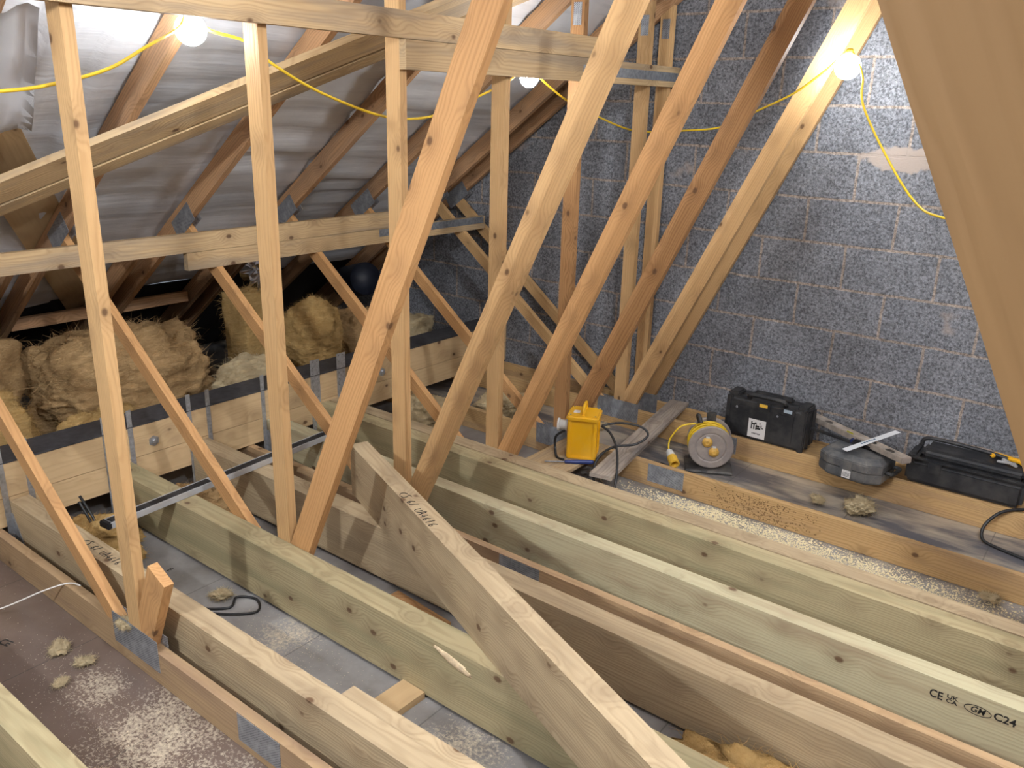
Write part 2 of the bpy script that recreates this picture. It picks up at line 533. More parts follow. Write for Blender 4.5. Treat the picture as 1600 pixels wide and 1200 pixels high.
def woolbm(size, seed, box=0.0, amp=0.25, detail=5, flat=True, hair=None, hl=1.0):
    """a torn lump of layered glass wool with loose fibres; box 0 = rounded, 1 = batt-like"""
    bm = bmesh.new()
    bmesh.ops.create_icosphere(bm, subdivisions=detail, radius=1.0)
    sv = Vector((seed*3.17, seed*1.3, seed*7.7))
    for v in bm.verts:
        d = v.co.normalized()
        m = max(abs(d.x), abs(d.y), abs(d.z))
        k = (1-box) + box*0.80/m
        lay = Vector((d.x*2.2, d.y*2.2, d.z*9+1.5*noise.noise(d*2+sv)))
        n = fbm(d*1.5+sv, 3)*amp + fbm(lay+sv, 3)*amp*0.32 + noise.noise(d*16+sv)*amp*0.14
        q = d*k*(1+n)
        v.co = Vector((q.x*size[0]/2, q.y*size[1]/2, q.z*size[2]/2))
    if flat:
        lo = -size[2]*0.42
        for v in bm.verts:
            if v.co.z < lo: v.co.z = lo
    bm.normal_update()
    rnd = random.Random(seed)
    big = max(size)
    area = (size[0]*size[1]+size[1]*size[2]+size[0]*size[2])*2
    n = hair if hair is not None else int(min(5200, 260+area*3600))
    fs = list(bm.faces)
    for i in range(n):
        f = fs[rnd.randrange(len(fs))]
        if f.normal.z < -0.6: continue
        p = f.calc_center_median()
        t = Vector((rnd.gauss(0, 1), rnd.gauss(0, 1), rnd.gauss(0, 0.45)))
        t = (t - f.normal*t.dot(f.normal))
        if t.length < 1e-3: continue
        t = (t.normalized() + f.normal*rnd.uniform(-0.05, 0.45)).normalized()
        L = hl*big*rnd.uniform(0.03, 0.11)+0.006
        wd = t.cross(f.normal).normalized()*rnd.uniform(0.0004, 0.0010)*(0.5+big)
        q1 = p + t*L*0.5 + f.normal*L*0.10
        q2 = p + t*L + Vector((rnd.gauss(0, 1), rnd.gauss(0, 1), rnd.gauss(-0.5, 1)))*L*0.22
        a = [bm.verts.new(x) for x in (p-wd, p+wd, q1+wd*0.8, q1-wd*0.8, q2)]
        bm.faces.new((a[0], a[1], a[2], a[3])); bm.faces.new((a[3], a[2], a[4]))
    return bm

def textmesh(s, h, mat, name, parent, M, thick=0.0, shear=0.0):
    cu = bpy.data.curves.new('t', 'FONT')
    cu.body = s
    cu.size = h
    cu.shear = shear
    cu.extrude = thick
    cu.offset = h*0.022
    o = bpy.data.objects.new('t', cu)
    C.objects.link(o)
    dg = bpy.context.evaluated_depsgraph_get()
    me = bpy.data.meshes.new_from_object(o.evaluated_get(dg))
    bpy.data.objects.remove(o)
    me.transform(M)
    me.materials.clear(); me.materials.append(mat)
    q = bpy.data.objects.new(name, me)
    C.objects.link(q)
    if parent is not None: q.parent = parent
    return q

# ------------------------------------------------------------------ room shell
def raft(x): return 0.105+0.74*(x+2.98)          # underside of the left rafters
XR = -0.885                                       # ridge
SL = math.atan(0.74)
YG = 4.50

bm = bmesh.new(); boxbm(bm, (-0.9, 0.75, -0.0125), (10.4, 7.9, 0.025))
tag(link('floor', bm, FLOOR), kind='structure')

def gable(name, y0, y1, mat):
    zr = raft(XR)+0.30+ZF
    prof = [(-6.1, -0.4), (4.33, -0.4), (4.33, raft(-6.1)+0.16+ZF), (XR, zr), (-6.1, raft(-6.1)+0.16+ZF)]
    bm = bmesh.new()
    a = [bm.verts.new((x, y0, z)) for x, z in prof]
    c = [bm.verts.new((x, y1, z)) for x, z in prof]
    bm.faces.new(a[::-1]); bm.faces.new(c)
    for i in range(5): bm.faces.new((a[i], a[(i+1) % 5], c[(i+1) % 5], c[i]))
    return tag(link(name, bm, mat), kind='structure')
gable('wall_right', YG, YG+0.10, BLOCK)
gable('wall_back', -3.3, -3.2, BLOCK)

def roof_sheet(name, xa, xb, ya, yb, mat, mirror=False, nx=110, ny=190, amp=1.0, off=0.145):
    bm = bmesh.new()
    grid = []
    for i in range(nx+1):
        row = []
        for j in range(ny+1):
            x = xa+(xb-xa)*i/nx
            y = ya+(yb-ya)*j/ny
            h = 0.024*noise.noise(Vector((x*11, y*0.9, 1.0))) + 0.016*noise.noise(Vector((x*25, y*1.6, 5.0)))
            fold = max(0.0, min(1.0, (1.85-y)/0.4))
            h = h*(1-0.7*fold) + fold*(0.06*noise.noise(Vector((x*0.8, y*11, 9.0)))+0.012*noise.noise(Vector((x*3, y*30, 2.0))))
            sag = 0.016*math.cos(2*math.pi*(y-2.06)/0.612)
            z = raft(x)+off+(h+0.3*sag)*amp
            xx = 2*XR-x if mirror else x
            row.append(bm.verts.new((xx, y, z+ZF)))
        grid.append(row)
    for i in range(nx):
        for j in range(ny):
            bm.faces.new((grid[i][j], grid[i+1][j], grid[i+1][j+1], grid[i][j+1]))
    return tag(link(name, bm, mat, smooth=True), kind='structure')
roof_sheet('ceiling', -4.80, XR, -3.2, YG, FELT)
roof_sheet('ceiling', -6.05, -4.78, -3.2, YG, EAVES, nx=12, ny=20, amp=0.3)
roof_sheet('ceiling', -6.05, XR, -3.2, YG, FELT, mirror=True, nx=12, ny=20, amp=0.3)

# ------------------------------------------------------------------ roof trusses
TY = [0.54, 1.139, 1.745, 2.363, 2.99, 3.57, 4.20, 4.43]
TH = 0.035
CT, CB = -1.715, -1.84                           # chord top and bottom
def plate(name, c, w, h, ang, parent, org, y, thick=0.0018):
    bm = bmesh.new(); boxbm(bm, (0, 0, 0), (w, thick, h))
    o = link(name, bm, PLATE, parent)
    o.rotation_euler = (0, -ang, 0)
    o.location = Vector((c[0], y, c[1]+ZF)) - org
    return o
def truss(k, label, mats):
    y = TY[k]; yc = y+TH/2
    org = Vector((-2.44, yc, 0.0))
    t = empty('roof_truss', org)
    tag(t, label, 'roof truss', 'roof trusses')
    mw_, mp_, ms_ = mats
    T = lambda nm, a, c, d, th, m, **kw: timber(nm, V(a[0], yc, a[1]), V(c[0], yc, c[1]), d, th, m, t, origin=org, **kw)
    hz = (V(0, 0, CT), (0, 0, 1))
    T('bottom_chord', (-5.55, (CT+CB)/2+0.001), (3.7, (CT+CB)/2+0.001), CT-CB-0.002, TH, W_CHORD if k > 4 else W_CHOLD)
    rn = Vector((-0.74, 0, 1))
    rl = (V(-2.98, 0, 0.105), rn)
    dv = 0.0485/math.cos(SL)
    if k > 0:
        T('rafter', (-5.55, raft(-5.55)+dv), (XR, raft(XR)+dv), 0.097, TH, W_RAFT)
    T('rafter', (2*XR+5.55, raft(-5.55)+dv), (XR, raft(XR)+dv), 0.097, TH, W_RAFT)
    # right-hand long web
    T('long_web', (2*XR+2.45, -1.60), (2*XR+0.915, 1.63), 0.097, TH-0.002, W_NEAR if k == 0 else mw_, cut0=hz)
    if k > 0:
        # post, left long web, left short web
        T('post', (-2.4375, CT), (-2.4375, 0.60), 0.075, TH, mp_, cut0=hz, cut1=rl)
        if k == 1:
            T('web_stub', (-2.405, -1.72), (-2.26, -1.415), 0.097, TH-0.002, mw_, cut0=hz)
        else:
            T('long_web', (-2.40, -1.72), (-0.905, 1.42), 0.097, TH-0.002, mw_, cut0=hz, bow=random.uniform(-0.004, 0.004))
        su = lambda x: -0.79-0.78*(x+3.71)-0.041
        T('short_web', (-2.45, su(-2.45)), (-3.97, su(-3.97)), 0.063, TH-0.001, ms_, cut0=hz, cut1=rl)
        for yy in (y-0.0009, y+TH+0.0009):
            plate('nail_plate', (-2.445, -1.732), 0.285, 0.118, 0.0, t, org, yy)
            plate('nail_plate', (-3.965, -0.60), 0.20, 0.10, SL, t, org, yy)
            plate('nail_plate', (-1.774, -1.765), 0.20, 0.095, 0.0, t, org, yy)
            plate('nail_plate', (-2.4375, 0.415), 0.045, 0.10, 0.0, t, org, yy)
    return t
truss(0, 'nearest roof truss, its blurred brown web slanting down the right edge of the photo', (W_NEAR, W_OLD, W_OLD))
truss(1, 'roof truss nearest on the left, its long web sawn off to a short stub', (W_OLD, W_PALE, W_OLD))
truss(2, 'roof truss with orange-tan long web, second post from the left', (W_OLD, W_PALE, W_OLD))
truss(3, 'roof truss with pale knotty long web, third post from the left', (W_PALE, W_PALE, W_OLD))
truss(4, 'roof truss whose long web comes down just left of the yellow transformer', (W_OLD, W_PALE, W_OLD))
truss(5, 'roof truss with darkest brown split long web, landing behind the yellow transformer', (W_DARK, W_DARK, W_OLD))
truss(6, 'roof truss before the last, its pale long web beside the right-hand lamp', (W_PALE, W_PALE, W_PALE))
truss(7, 'last roof truss, tight against the grey block gable wall', (W_PALE, W_PALE, W_PALE))

# doubling timbers beside the feet of the rafters
for k, lab in ((2, 'brown sister timber beside the lower rafter, leftmost of three'), (3, 'brown sister timber beside the lower rafter behind the second post'), (4, 'brown sister timber beside the lower rafter in the dark eaves')):
    yc = TY[k]-0.13
    dv = 0.0485/math.cos(SL)
    o = timber('sister_rafter', V(-5.4, yc, raft(-5.4)+dv), V(-4.24, yc, raft(-4.24)+dv), 0.097, TH, W_RAFT)
    tag(o, lab, 'timber', 'sister timbers at the eaves')

# ------------------------------------------------------------------ binders and braces
def xbinder(x0, z0, z1, ya, yb, label, mat=W_BIND, th=0.035):
    o = timber('binder', V(x0+th/2, ya, (z0+z1)/2), V(x0+th/2, yb, (z0+z1)/2), z1-z0, th, mat, side=(1, 0, 0))
    return tag(o, label, 'binder', 'horizontal binders')
b1 = xbinder(-2.399, 0.2205, 0.315, -2.2, 3.66, 'upper horizontal binder across the posts, above the lamps')
b2 = xbinder(-2.399, 0.114, 0.2185, 2.361, 4.495, 'second upper binder, butted under the first, running to the block wall')
bm = bmesh.new(); boxbm(bm, (0, 0, 0), (0.0015, 0.94, 0.045))  # thin dull grey strip along the face of the second upper binder
s_ = link('grey_strip', bm, GALVD); s_.parent = b2
s_.matrix_parent_inverse = b2.matrix_basis.inverted(); s_.location = V(-2.3632, 4.0, 0.166)
s_['label'] = 'thin blue-grey strip'
b3 = xbinder(-3.735, -0.712, -0.622, -1.5, 3.55, 'lower horizontal binder along the short webs, upper of the pair')
b4 = xbinder(-3.735, -0.798, -0.714, 2.21, 4.42, 'lower binder lapped under the other, with an angled sawn left end')
bm = bmesh.new(); boxbm(bm, (0, 0, 0), (0.0015, 0.95, 0.043))  # matching grey strip on the upper half of the lower binder
s_ = link('grey_strip', bm, GALVD); s_.parent = b4
s_.matrix_parent_inverse = b4.matrix_basis.inverted(); s_.location = V(-3.699, 3.93, -0.738)
s_['label'] = 'thin grey strip'
# diagonal braces nailed under the rafters: two boards side by side
def brace(pa, pb, width, label, mat, th=0.03):
    n = Vector((-0.74, 0, 1)).normalized()
    a = V(pa[0], pa[1], raft(pa[0])) - n*(th/2+0.002)
    c = V(pb[0], pb[1], raft(pb[0])) - n*(th/2+0.002)
    o = timber('diagonal_brace', a, c, width, th, mat, side=n)
    return tag(o, label, 'brace', 'diagonal roof braces')
brace((-4.525, 0.003), (-1.825, 3.973), 0.142, 'upper board of the doubled diagonal brace below the rafters', W_BIND)
brace((-4.609, 0.06), (-1.909, 4.03), 0.068, 'lower board of the doubled diagonal brace below the rafters', W_BIND, 0.034)
# wide board behind the brace at far left
n_ = Vector((-0.74, 0, 1)).normalized()
a_ = V(-3.16, 1.157, raft(-3.16)) + n_*0.112
c_ = V(-4.95, 2.346, raft(-4.95)) + n_*0.112
o = timber('wide_board', a_, c_, 0.22, 0.02, W_PLY, side=n_)
tag(o, 'wide brown board lying on the rafters behind the brace, far left', 'board')
# noggins between the rafter feet
for (y0, y1, x, lab) in ((1.785, 2.19, -4.78, 'orange-lit timber noggin above the insulation, far left'), (2.40, 2.82, -4.78, 'dark timber noggin in the eaves behind the insulation heap')):
    o = timber('noggin', V(x, y0, raft(x)+0.045), V(x, y1, raft(x)+0.045), 0.06, 0.045, W_RAFT, side=(1, 0, 0))
    tag(o, lab, 'noggin', 'noggins in the eaves')

# loose flap of white membrane hanging at the far left
bm = bmesh.new()
rows = []
for i in range(13):
    row = []
    for j in range(9):
        u, v_ = i/12, j/8
        x = -2.72-0.50*u; y = 0.98+0.34*v_*(0.75+0.3*u)+0.04*u
        row.append(bm.verts.new(V(x, y, raft(x)-0.075+0.02*math.sin(v_*9)+0.008*math.sin(u*14))))
    rows.append(row)
for i in range(12):
    for j in range(8): bm.faces.new((rows[i][j], rows[i+1][j], rows[i+1][j+1], rows[i][j+1]))
bmesh.ops.solidify(bm, geom=list(bm.faces), thickness=0.001)
tag(link('membrane_flap', bm, plain('white_membrane', (0.78, 0.79, 0.82), 0.6), smooth=True), 'loose white membrane flap hanging at the upper left edge', 'roof membrane')

# ------------------------------------------------------------------ main beam
XB = -3.55
bo = Vector((XB-0.0925, 2.2, 0))
beam = empty('trimmer_beam', bo)
tag(beam, 'long twin-timber beam with black top strip carrying the joist ends', 'beam')
timber('upper_timber', V(XB-0.0925, -1.0, -1.512), V(XB-0.0925, 4.495, -1.512), 0.146, 0.185, W_BEAM, beam, side=(1, 0, 0), origin=bo)
timber('lower_timber', V(XB-0.0925, -1.0, -1.650), V(XB-0.0925, 4.495, -1.650), 0.124, 0.183, W_BEAM, beam, side=(1, 0, 0), origin=bo)
bm = rbox((0, 0, 0), (0.192, 5.49, 0.008), 0.002)
link('top_strip', bm, DPC, beam, loc=V(XB-0.0925, 1.745, -1.435)-bo)
for y in (1.86, 3.31):
    M = Matrix.Translation(V(XB, y, -1.53)-bo) @ Matrix.Rotation(math.pi/2, 4, 'Y')
    hd = lathe([(0.026, 0.0), (0.026, 0.004), (0.013, 0.0042), (0.013, 0.012), (0.008, 0.014)], 6, M)
    link('bolt', hd, GALV, beam)

# ------------------------------------------------------------------ new floor joists
JT, JB = -1.60, -1.825
def joist(y0, y1, xa, xb, label, mat, jt=JT, jb=JB, bow=0.0, name='floor_joist', group='new floor joists'):
    o = timber(name, V(xa, (y0+y1)/2, (jt+jb)/2), V(xb, (y0+y1)/2, (jt+jb)/2), jt-jb, y1-y0, mat, side=(0, 1, 0), r=0.004, bow=bow, nseg=16)
    return tag(o, label, 'joist', group)
XE = XB+0.004
j0 = joist(0.632, 0.705, XE, 1.5, 'green-tinged new joist cut off by the bottom left corner', W_GREEN)
jA = joist(1.217, 1.294, XE, 1.5, 'new joist just behind the sawn-off web stub, pale knotty top', W_JOIST)
jB = joist(1.650, 1.742, XE, 1.5, 'olive-green new joist crossing under the long loose one', W_GREEN)
jC = joist(2.048, 2.140, XE, 1.5, 'new joist right of the loose diagonal one, with smooth brown side and pale top', W_JOIST)
jE = joist(2.482, 2.556, XE, 1.5, 'new joist with pale green top and a black grading stamp on its side', W_LIME)
jF = joist(2.808, 2.893, XE, 1.5, 'front joist of the bolted pair, its long side dark and swirly grained', W_GREEN)
jG = joist(2.902, 2.985, XE, 1.5, 'rear joist of the bolted pair, beside the strip of crumbly debris', W_JOIST)
jA2 = joist(1.297, 1.352, -1.60, 1.5, 'short joist bolted alongside the front pale joist, bottom centre', W_JOIST, jt=-1.612, jb=-1.80)
# the loose joist lying diagonally across the others
dA, dB = Vector((-2.535, 2.222, 0)), Vector((0.33, 1.008, 0))
zc = JT+0.0015+0.1125
jD = timber('loose_joist', V(dA.x, dA.y, zc), V(dB.x, dB.y, zc), 0.225, 0.076, W_JOIST, side=(0.39, 0.92, 0), r=0.004, nseg=16)
tag(jD, 'loose joist lying diagonally across the top of the others, handwriting on top', 'joist')

# torn pale splinter on the olive joist
bm = bmesh.new()
bmesh.ops.create_icosphere(bm, subdivisions=4, radius=1.0)
for v in bm.verts:
    q = v.co
    k = 1+0.25*noise.noise(q*2.5)+0.12*noise.noise(q*7)
    v.co = Vector((q.x*0.075*k, q.y*0.004, q.z*(0.014+0.004*q.x)*k))
sp_ = link('splinter', bm, plain('torn_wood', (0.72, 0.56, 0.36), 0.85, 0, 60, 0.25, 0.5), smooth=True)
sp_.parent = jB; sp_.matrix_parent_inverse = jB.matrix_basis.inverted()
sp_.location = V(-1.485, 1.649, -1.640); sp_.rotation_euler = (0, math.radians(14), 0)
sp_['label'] = 'pale torn splinter'

# grading stamp and handwriting
def face_text(s, h, x, y, z, name, parent, shear=0.0, sq=1.0):
    M = Matrix.Translation(V(x, y-0.0006, z)) @ Matrix.Rotation(math.pi/2, 4, 'X') @ Matrix.Diagonal((sq, 1, 1, 1))
    o = textmesh(s, h, INK, name, None, Matrix.Identity(4), 0.0002, shear)
    o.parent = parent
    o.matrix_parent_inverse = parent.matrix_basis.inverted()
    o.matrix_basis = M
    return o
face_text('CE', 0.037, -0.297, 2.482, -1.664, 'stamp_lettering', jE, 0.0, 0.85)
face_text('UK', 0.018, -0.250, 2.482, -1.648, 'stamp_lettering', jE, 0.0, 1.25)
face_text('CA', 0.018, -0.250, 2.482, -1.663, 'stamp_lettering', jE, 0.0, 1.25)
face_text('GM', 0.027, -0.185, 2.482, -1.660, 'stamp_lettering', jE, 0.2, 0.95)
face_text('C24', 0.034, -0.124, 2.482, -1.658, 'stamp_lettering', jE, 0.0, 1.0)
# oval round the maker's letters
ov = [(-0.165+0.036*math.cos(t), 2.4813, -1.652+0.015*math.sin(t)) for t in [i*math.pi/10 for i in range(21)]]
bm = tube([V(*p) for p in ov], 0.0011, 5, sub=2)
o = link('stamp_oval', bm, INK); o.parent = jE; o.matrix_parent_inverse = jE.matrix_basis.inverted()

fl = bpy.data.objects['floor']
for tx_, ty_, th_, st_ in ((-2.95, 0.895, 0.04, 'CE'), (-2.95, 1.535, 0.035, 'E')):
    textmesh(st_, th_, INK, 'printed_mark', fl, Matrix.Translation(Vector((tx_, ty_, 0.0006))) @ Matrix.Rotation(math.radians(15), 4, 'Z'))
STROKES = {  # pen strokes for the hand-written marks, unit cell 1 high
 'C': [[(.6, .9), (.2, .7), (.15, .3), (.5, .05)]], 'S': [[(.6, .95), (.2, .8), (.5, .5), (.45, .15), (.05, .05)]],
 '6': [[(.5, 1), (.2, .5), (.25, .1), (.5, .2), (.4, .45), (.2, .4)]], '/': [[(.5, .95), (.15, .05)]],
 'U': [[(.1, .9), (.12, .2), (.45, .15), (.55, .9)]], 'A': [[(.05, .05), (.35, .95), (.6, .05)], [(.15, .4), (.55, .4)]],
 '4': [[(.4, .95), (.1, .4), (.6, .4)], [(.45, .6), (.42, .05)]], '1': [[(.3, .95), (.3, .05)]]}
def handwriting(s, origin, dx, dup, h, parent, name='handwriting'):
    bms = []
    dx = Vector(dx).normalized(); dup = Vector(dup).normalized()
    for i, ch in enumerate(s):
        for st in STROKES.get(ch, []):
            pts = [Vector(origin)+dx*(i*0.72+u)*h+dup*v*h*(1+0.15*math.sin(i*2)) for u, v in st]
            if len(pts) == 2: pts.insert(1, (pts[0]+pts[1])/2)
            bms.append(tube(pts, 0.0016, 5, sub=4))
    o = link(name, merge(*bms), INK)
    o.parent = parent; o.matrix_parent_inverse = parent.matrix_basis.inverted()
zt = JT+0.2268
handwriting('CS 6/ UA4616', V(-2.06, 1.985, zt), (0.92, -0.39, 0), (0.39, 0.92, 0), 0.034, jD)
handwriting('CS 6/ UA4616', V(-2.99, 1.238, JT+0.0002), (1, 0, 0), (0, 1, 0), 0.030, jA)

# ------------------------------------------------------------------ joist hangers
def hanger(y0, y1, label, top=-1.352, wide=0.026, gap=0.0, face=False, mat=GALV, tops=None):
    """two long straps turned up the beam face and a stirrup round the joist end"""
    ho = V(XB, (y0+y1)/2, JB)
    h = empty('joist_hanger', ho)
    tag(h, label, 'joist hanger', 'galvanised joist hangers')
    for i, (yy, sg) in enumerate(((y0, -1), (y1, 1))):
        zt_ = (tops[i] if tops else top)
        if sg < 0: ya, yb = yy-wide+0.002, yy-0.001
        else: ya, yb = yy+0.001, yy+wide-0.002
        bm = bmesh.new()
        boxbm(bm, (0.0016, (ya+yb)/2, (zt_+JB)/2+ZF), (0.0016, abs(yb-ya), zt_-JB))
        bmesh.ops.transform(bm, matrix=Matrix.Translation(Vector((XB, 0, 0))-ho), verts=bm.verts)
        st = link('strap', bm, mat, h)
        # nail holes
        hb = bmesh.new()
        nz = 0
        zz = JB+0.06
        while zz < zt_-0.01:
            for q in (0.25, 0.75):
                boxbm(hb, (XB+0.0026, ya+(yb-ya)*q, zz+ZF), (0.0006, 0.0035, 0.0035))
            zz += 0.034
        bmesh.ops.transform(hb, matrix=Matrix.Translation(-ho), verts=hb.verts)
        if face: 
            hh = link('nail_holes', hb, INK, st)
        else: hb.free()
        # side flange hugging the joist
        yf = yy+sg*0.0016
        bm = bmesh.new()
        L = 0.085
        prof = [(0.0, JB-0.001), (L, JB-0.001), (L, JB+0.05), (0.02, JB+0.17), (0.0, JB+0.17)]
        a = [bm.verts.new((XB+x-ho.x, yf-0.0007-ho.y, z+ZF-ho.z)) for x, z in prof]
        c = [bm.verts.new((XB+x-ho.x, yf+0.0007-ho.y, z+ZF-ho.z)) for x, z in prof]
        bm.faces.new(a); bm.faces.new(c[::-1])
        for q in range(5): bm.faces.new((a[q], c[q], c[(q+1) % 5], a[(q+1) % 5]))
        link('side_flange', bm, mat, h)
    bm = bmesh.new()
    boxbm(bm, (0.0425, 0, -0.0015), (0.085, (y1-y0)+0.004, 0.0016))
    link('seat', bm, mat, h)
hanger(1.217, 1.294, 'galvanised joist hanger at the far left, holding the nearest long joist end')
hanger(1.650, 1.742, 'galvanised joist hanger whose straps rise either side of the nearest post')
hanger(2.062, 2.140, 'galvanised joist hanger on the beam between the first and second posts')
hanger(2.482, 2.556, 'galvanised joist hanger partly hidden behind the second post')
hanger(2.845, 2.965, 'bright wide joist hanger with two broad punched straps at the bolted pair', wide=0.066, face=True, top=-1.345)

# ------------------------------------------------------------------ festoon lamps and cable
LAMPS = [((-2.68, 1.690, 0.207), 0.050, 'lit lamp hanging at upper left, just under the upper binder'),
         ((-2.50, 3.29, 0.120), 0.043, 'lit lamp at top centre, half hidden behind the second binder'),
         ((-1.325, 4.10, 0.201), 0.056, 'lit lamp at upper right, against the slanting web by the block wall')]
for (x, y, z), r, lab in LAMPS:
    lo = V(x, y, z)
    t = tag(empty('festoon_lamp', lo), lab, 'lamp', 'festoon lamps')
    prof = [(r*math.sin(a), -r*math.cos(a)) for a in [0.05+i*(math.pi-0.45)/14 for i in range(15)]]
    link('bulb', lathe(prof, 24), BULBM, t, smooth=True)
    link('holder', lathe([(0.015, r*0.90), (0.017, r*1.0), (0.016, r+0.014), (0.010, r+0.020)], 16), YCABLE, t, smooth=True)

def xc(pts): return [V(*p) for p in pts]
cab = xc([(-2.56, 0.62, -0.03), (-2.56, 1.03, 0.0), (-2.56, 1.18, 0.025), (-2.55, 1.33, 0.07), (-2.55, 1.45, 0.135), (-2.64, 1.62, 0.205), (-2.68, 1.690, 0.262),
          (-2.66, 1.745, 0.21), (-2.60, 1.84, 0.18), (-2.53, 1.89, 0.112), (-2.52, 2.09, 0.023), (-2.52, 2.40, -0.056), (-2.52, 2.67, -0.052), (-2.51, 2.96, 0.036), (-2.50, 3.13, 0.097),
          (-2.50, 3.29, 0.168), (-2.50, 3.40, 0.110), (-2.50, 3.60, 0.028), (-2.50, 3.90, -0.049), (-2.52, 4.26, -0.115), (-2.40, 4.40, -0.125), (-2.24, 4.33, -0.11),
          (-1.98, 4.25, -0.083), (-1.74, 4.15, 0.006), (-1.56, 4.12, 0.088), (-1.42, 4.11, 0.19), (-1.325, 4.10, 0.264), (-1.25, 4.08, 0.165), (-1.225, 4.07, 0.04), (-1.09, 4.03, -0.16), (-0.91, 3.92, -0.345), (-0.75, 3.75, -0.385), (-0.45, 3.7, -0.40)])
o = link('lamp_cable', tube(cab, 0.0052, 8), YCABLE, smooth=True)
tag(o, 'thin yellow cable looping between the lit lamps and down the block wall', 'cable')

# ------------------------------------------------------------------ glass wool in the eaves and between the joists
def wool(c, size, seed, label, mat=WOOL, box=0.0, amp=0.25, rz=0.0, detail=5, group='pieces of glass wool insulation', name='insulation_batt', cat='insulation', tilt=(0, 0), flat=True, hair=None, hl=1.0):
    o = link(name, woolbm(size, seed, box, amp, detail, flat, hair, hl), mat, smooth=True, loc=V(*c), rot=(tilt[0], tilt[1], rz))
    return tag(o, label, cat, group)
wool((-4.30, 2.12, -1.50), (0.60, 1.00, 0.70), 1, 'big brownish glass wool heap behind the beam, left of the second post', WOOLB, 0.5, 0.24, 0.12, 6)
wool((-4.45, 1.36, -1.44), (0.56, 0.60, 0.66), 2, 'folded glass wool batt high in the far left eaves', WOOLB, 0.3, 0.22, 0.5, 5)
wool((-3.97, 1.22, -1.53), (0.34, 0.62, 0.58), 3, 'cut yellow glass wool batt leaning on the beam at the left edge', WOOL, 0.6, 0.14, -0.1, 5)
wool((-3.90, 2.66, -1.55), (0.22, 0.52, 0.38), 4, 'arched strip of yellow glass wool lying along the back of the beam', WOOLC, 0.2, 0.2, 0.1, 5)
wool((-4.28, 2.92, -1.30), (0.24, 0.28, 0.52), 5, 'upright yellow glass wool batt with flat cut sides, left of the rounded clump', WOOL, 0.8, 0.08, 0.15, 5)
wool((-3.99, 3.16, -1.36), (0.34, 0.36, 0.48), 6, 'rounded amber glass wool clump behind the beam, between second and third posts', WOOL, 0.25, 0.16, 0.4, 6)
wool((-4.04, 3.57, -1.46), (0.34, 0.28, 0.40), 7, 'torn glass wool piece right of the rounded clump', WOOLB, 0.1, 0.3, 0.9, 5)
wool((-3.93, 1.80, -1.62), (0.26, 0.46, 0.36), 9, 'low torn batt in front of the big heap, just behind the beam', WOOL, 0.2, 0.28, 0.1, 5)
wool((-4.05, 4.05, -1.50), (0.30, 0.36, 0.24), 8, 'small pale wool piece lying behind the beam near the block wall', WOOLC, 0.4, 0.25, 0.3, 4)
wool((-3.30, 3.42, -1.755), (0.30, 0.38, 0.18), 10, 'shaggy pale wool tuft on the ceiling between beam and fourth post', WOOLC, 0.0, 0.4, 0.3, 5)
wool((-3.05, 3.86, -1.77), (0.36, 0.22, 0.15), 11, 'pale wool piece on the ceiling between the short webs, near the wall', WOOLC, 0.0, 0.4, 0.7, 5)
wool((-3.30, 1.475, -1.785), (0.40, 0.24, 0.12), 12, 'loose wool bundle below the beam, under the end of the long level', WOOL, 0.0, 0.4, 0.1, 5)
wool((-3.32, 1.90, -1.785), (0.34, 0.20, 0.12), 13, 'loose wool bundle below the beam right of the nearest post', WOOLB, 0.0, 0.4, 0.1, 5)
wool((-0.52, 1.905, -1.785), (0.60, 0.24, 0.12), 14, 'amber wool scraps between joists at the bottom edge', WOOL, 0.0, 0.45, 0.0, 5)
# torn tufts lying about
TUFT = [((-2.50, 1.142, -1.69), 0.055, 'torn wool tuft on the nail plate of the nearest post'),
        ((-2.17, 3.55, -1.59), 0.075, 'white wool tuft caught on the darkest web behind the transformer'),
        ((-0.93, 3.97, -1.80), 0.13, 'largest wool tuft on the boards below the grey tool case'),
        ((-1.12, 3.93, -1.81), 0.06, 'small wool tuft left of the larger one below the grey case'),
        ((-0.28, 3.50, -1.81), 0.06, 'pale foam tuft by the right edge beside the yellow-brown chord'),
        ((-2.60, 1.03, -1.825), 0.045, 'wool scrap on the shiny board left of the nail plate'),
        ((-2.55, 0.93, -1.825), 0.035, 'smaller wool scrap on the shiny board at lower left'),
        ((-2.74, 1.01, -1.825), 0.06, 'flat wool scrap at the left edge of the shiny board'),
        ((-2.05, 0.79, -1.82), 0.07, 'wool scrap beside the knot of the corner joist'),
        ((-2.60, 1.56, -1.82), 0.06, 'wool scrap beside the black flex between the joists')]
for i, (c, s, lab) in enumerate(TUFT):
    wool(c, (s*1.25, s*0.9, s*0.42), 20+i, lab, WOOLC, 0.0, 0.55, i*0.8, 4, 'torn wool tufts', 'wool_tuft', 'insulation', hair=1100, hl=2.6)
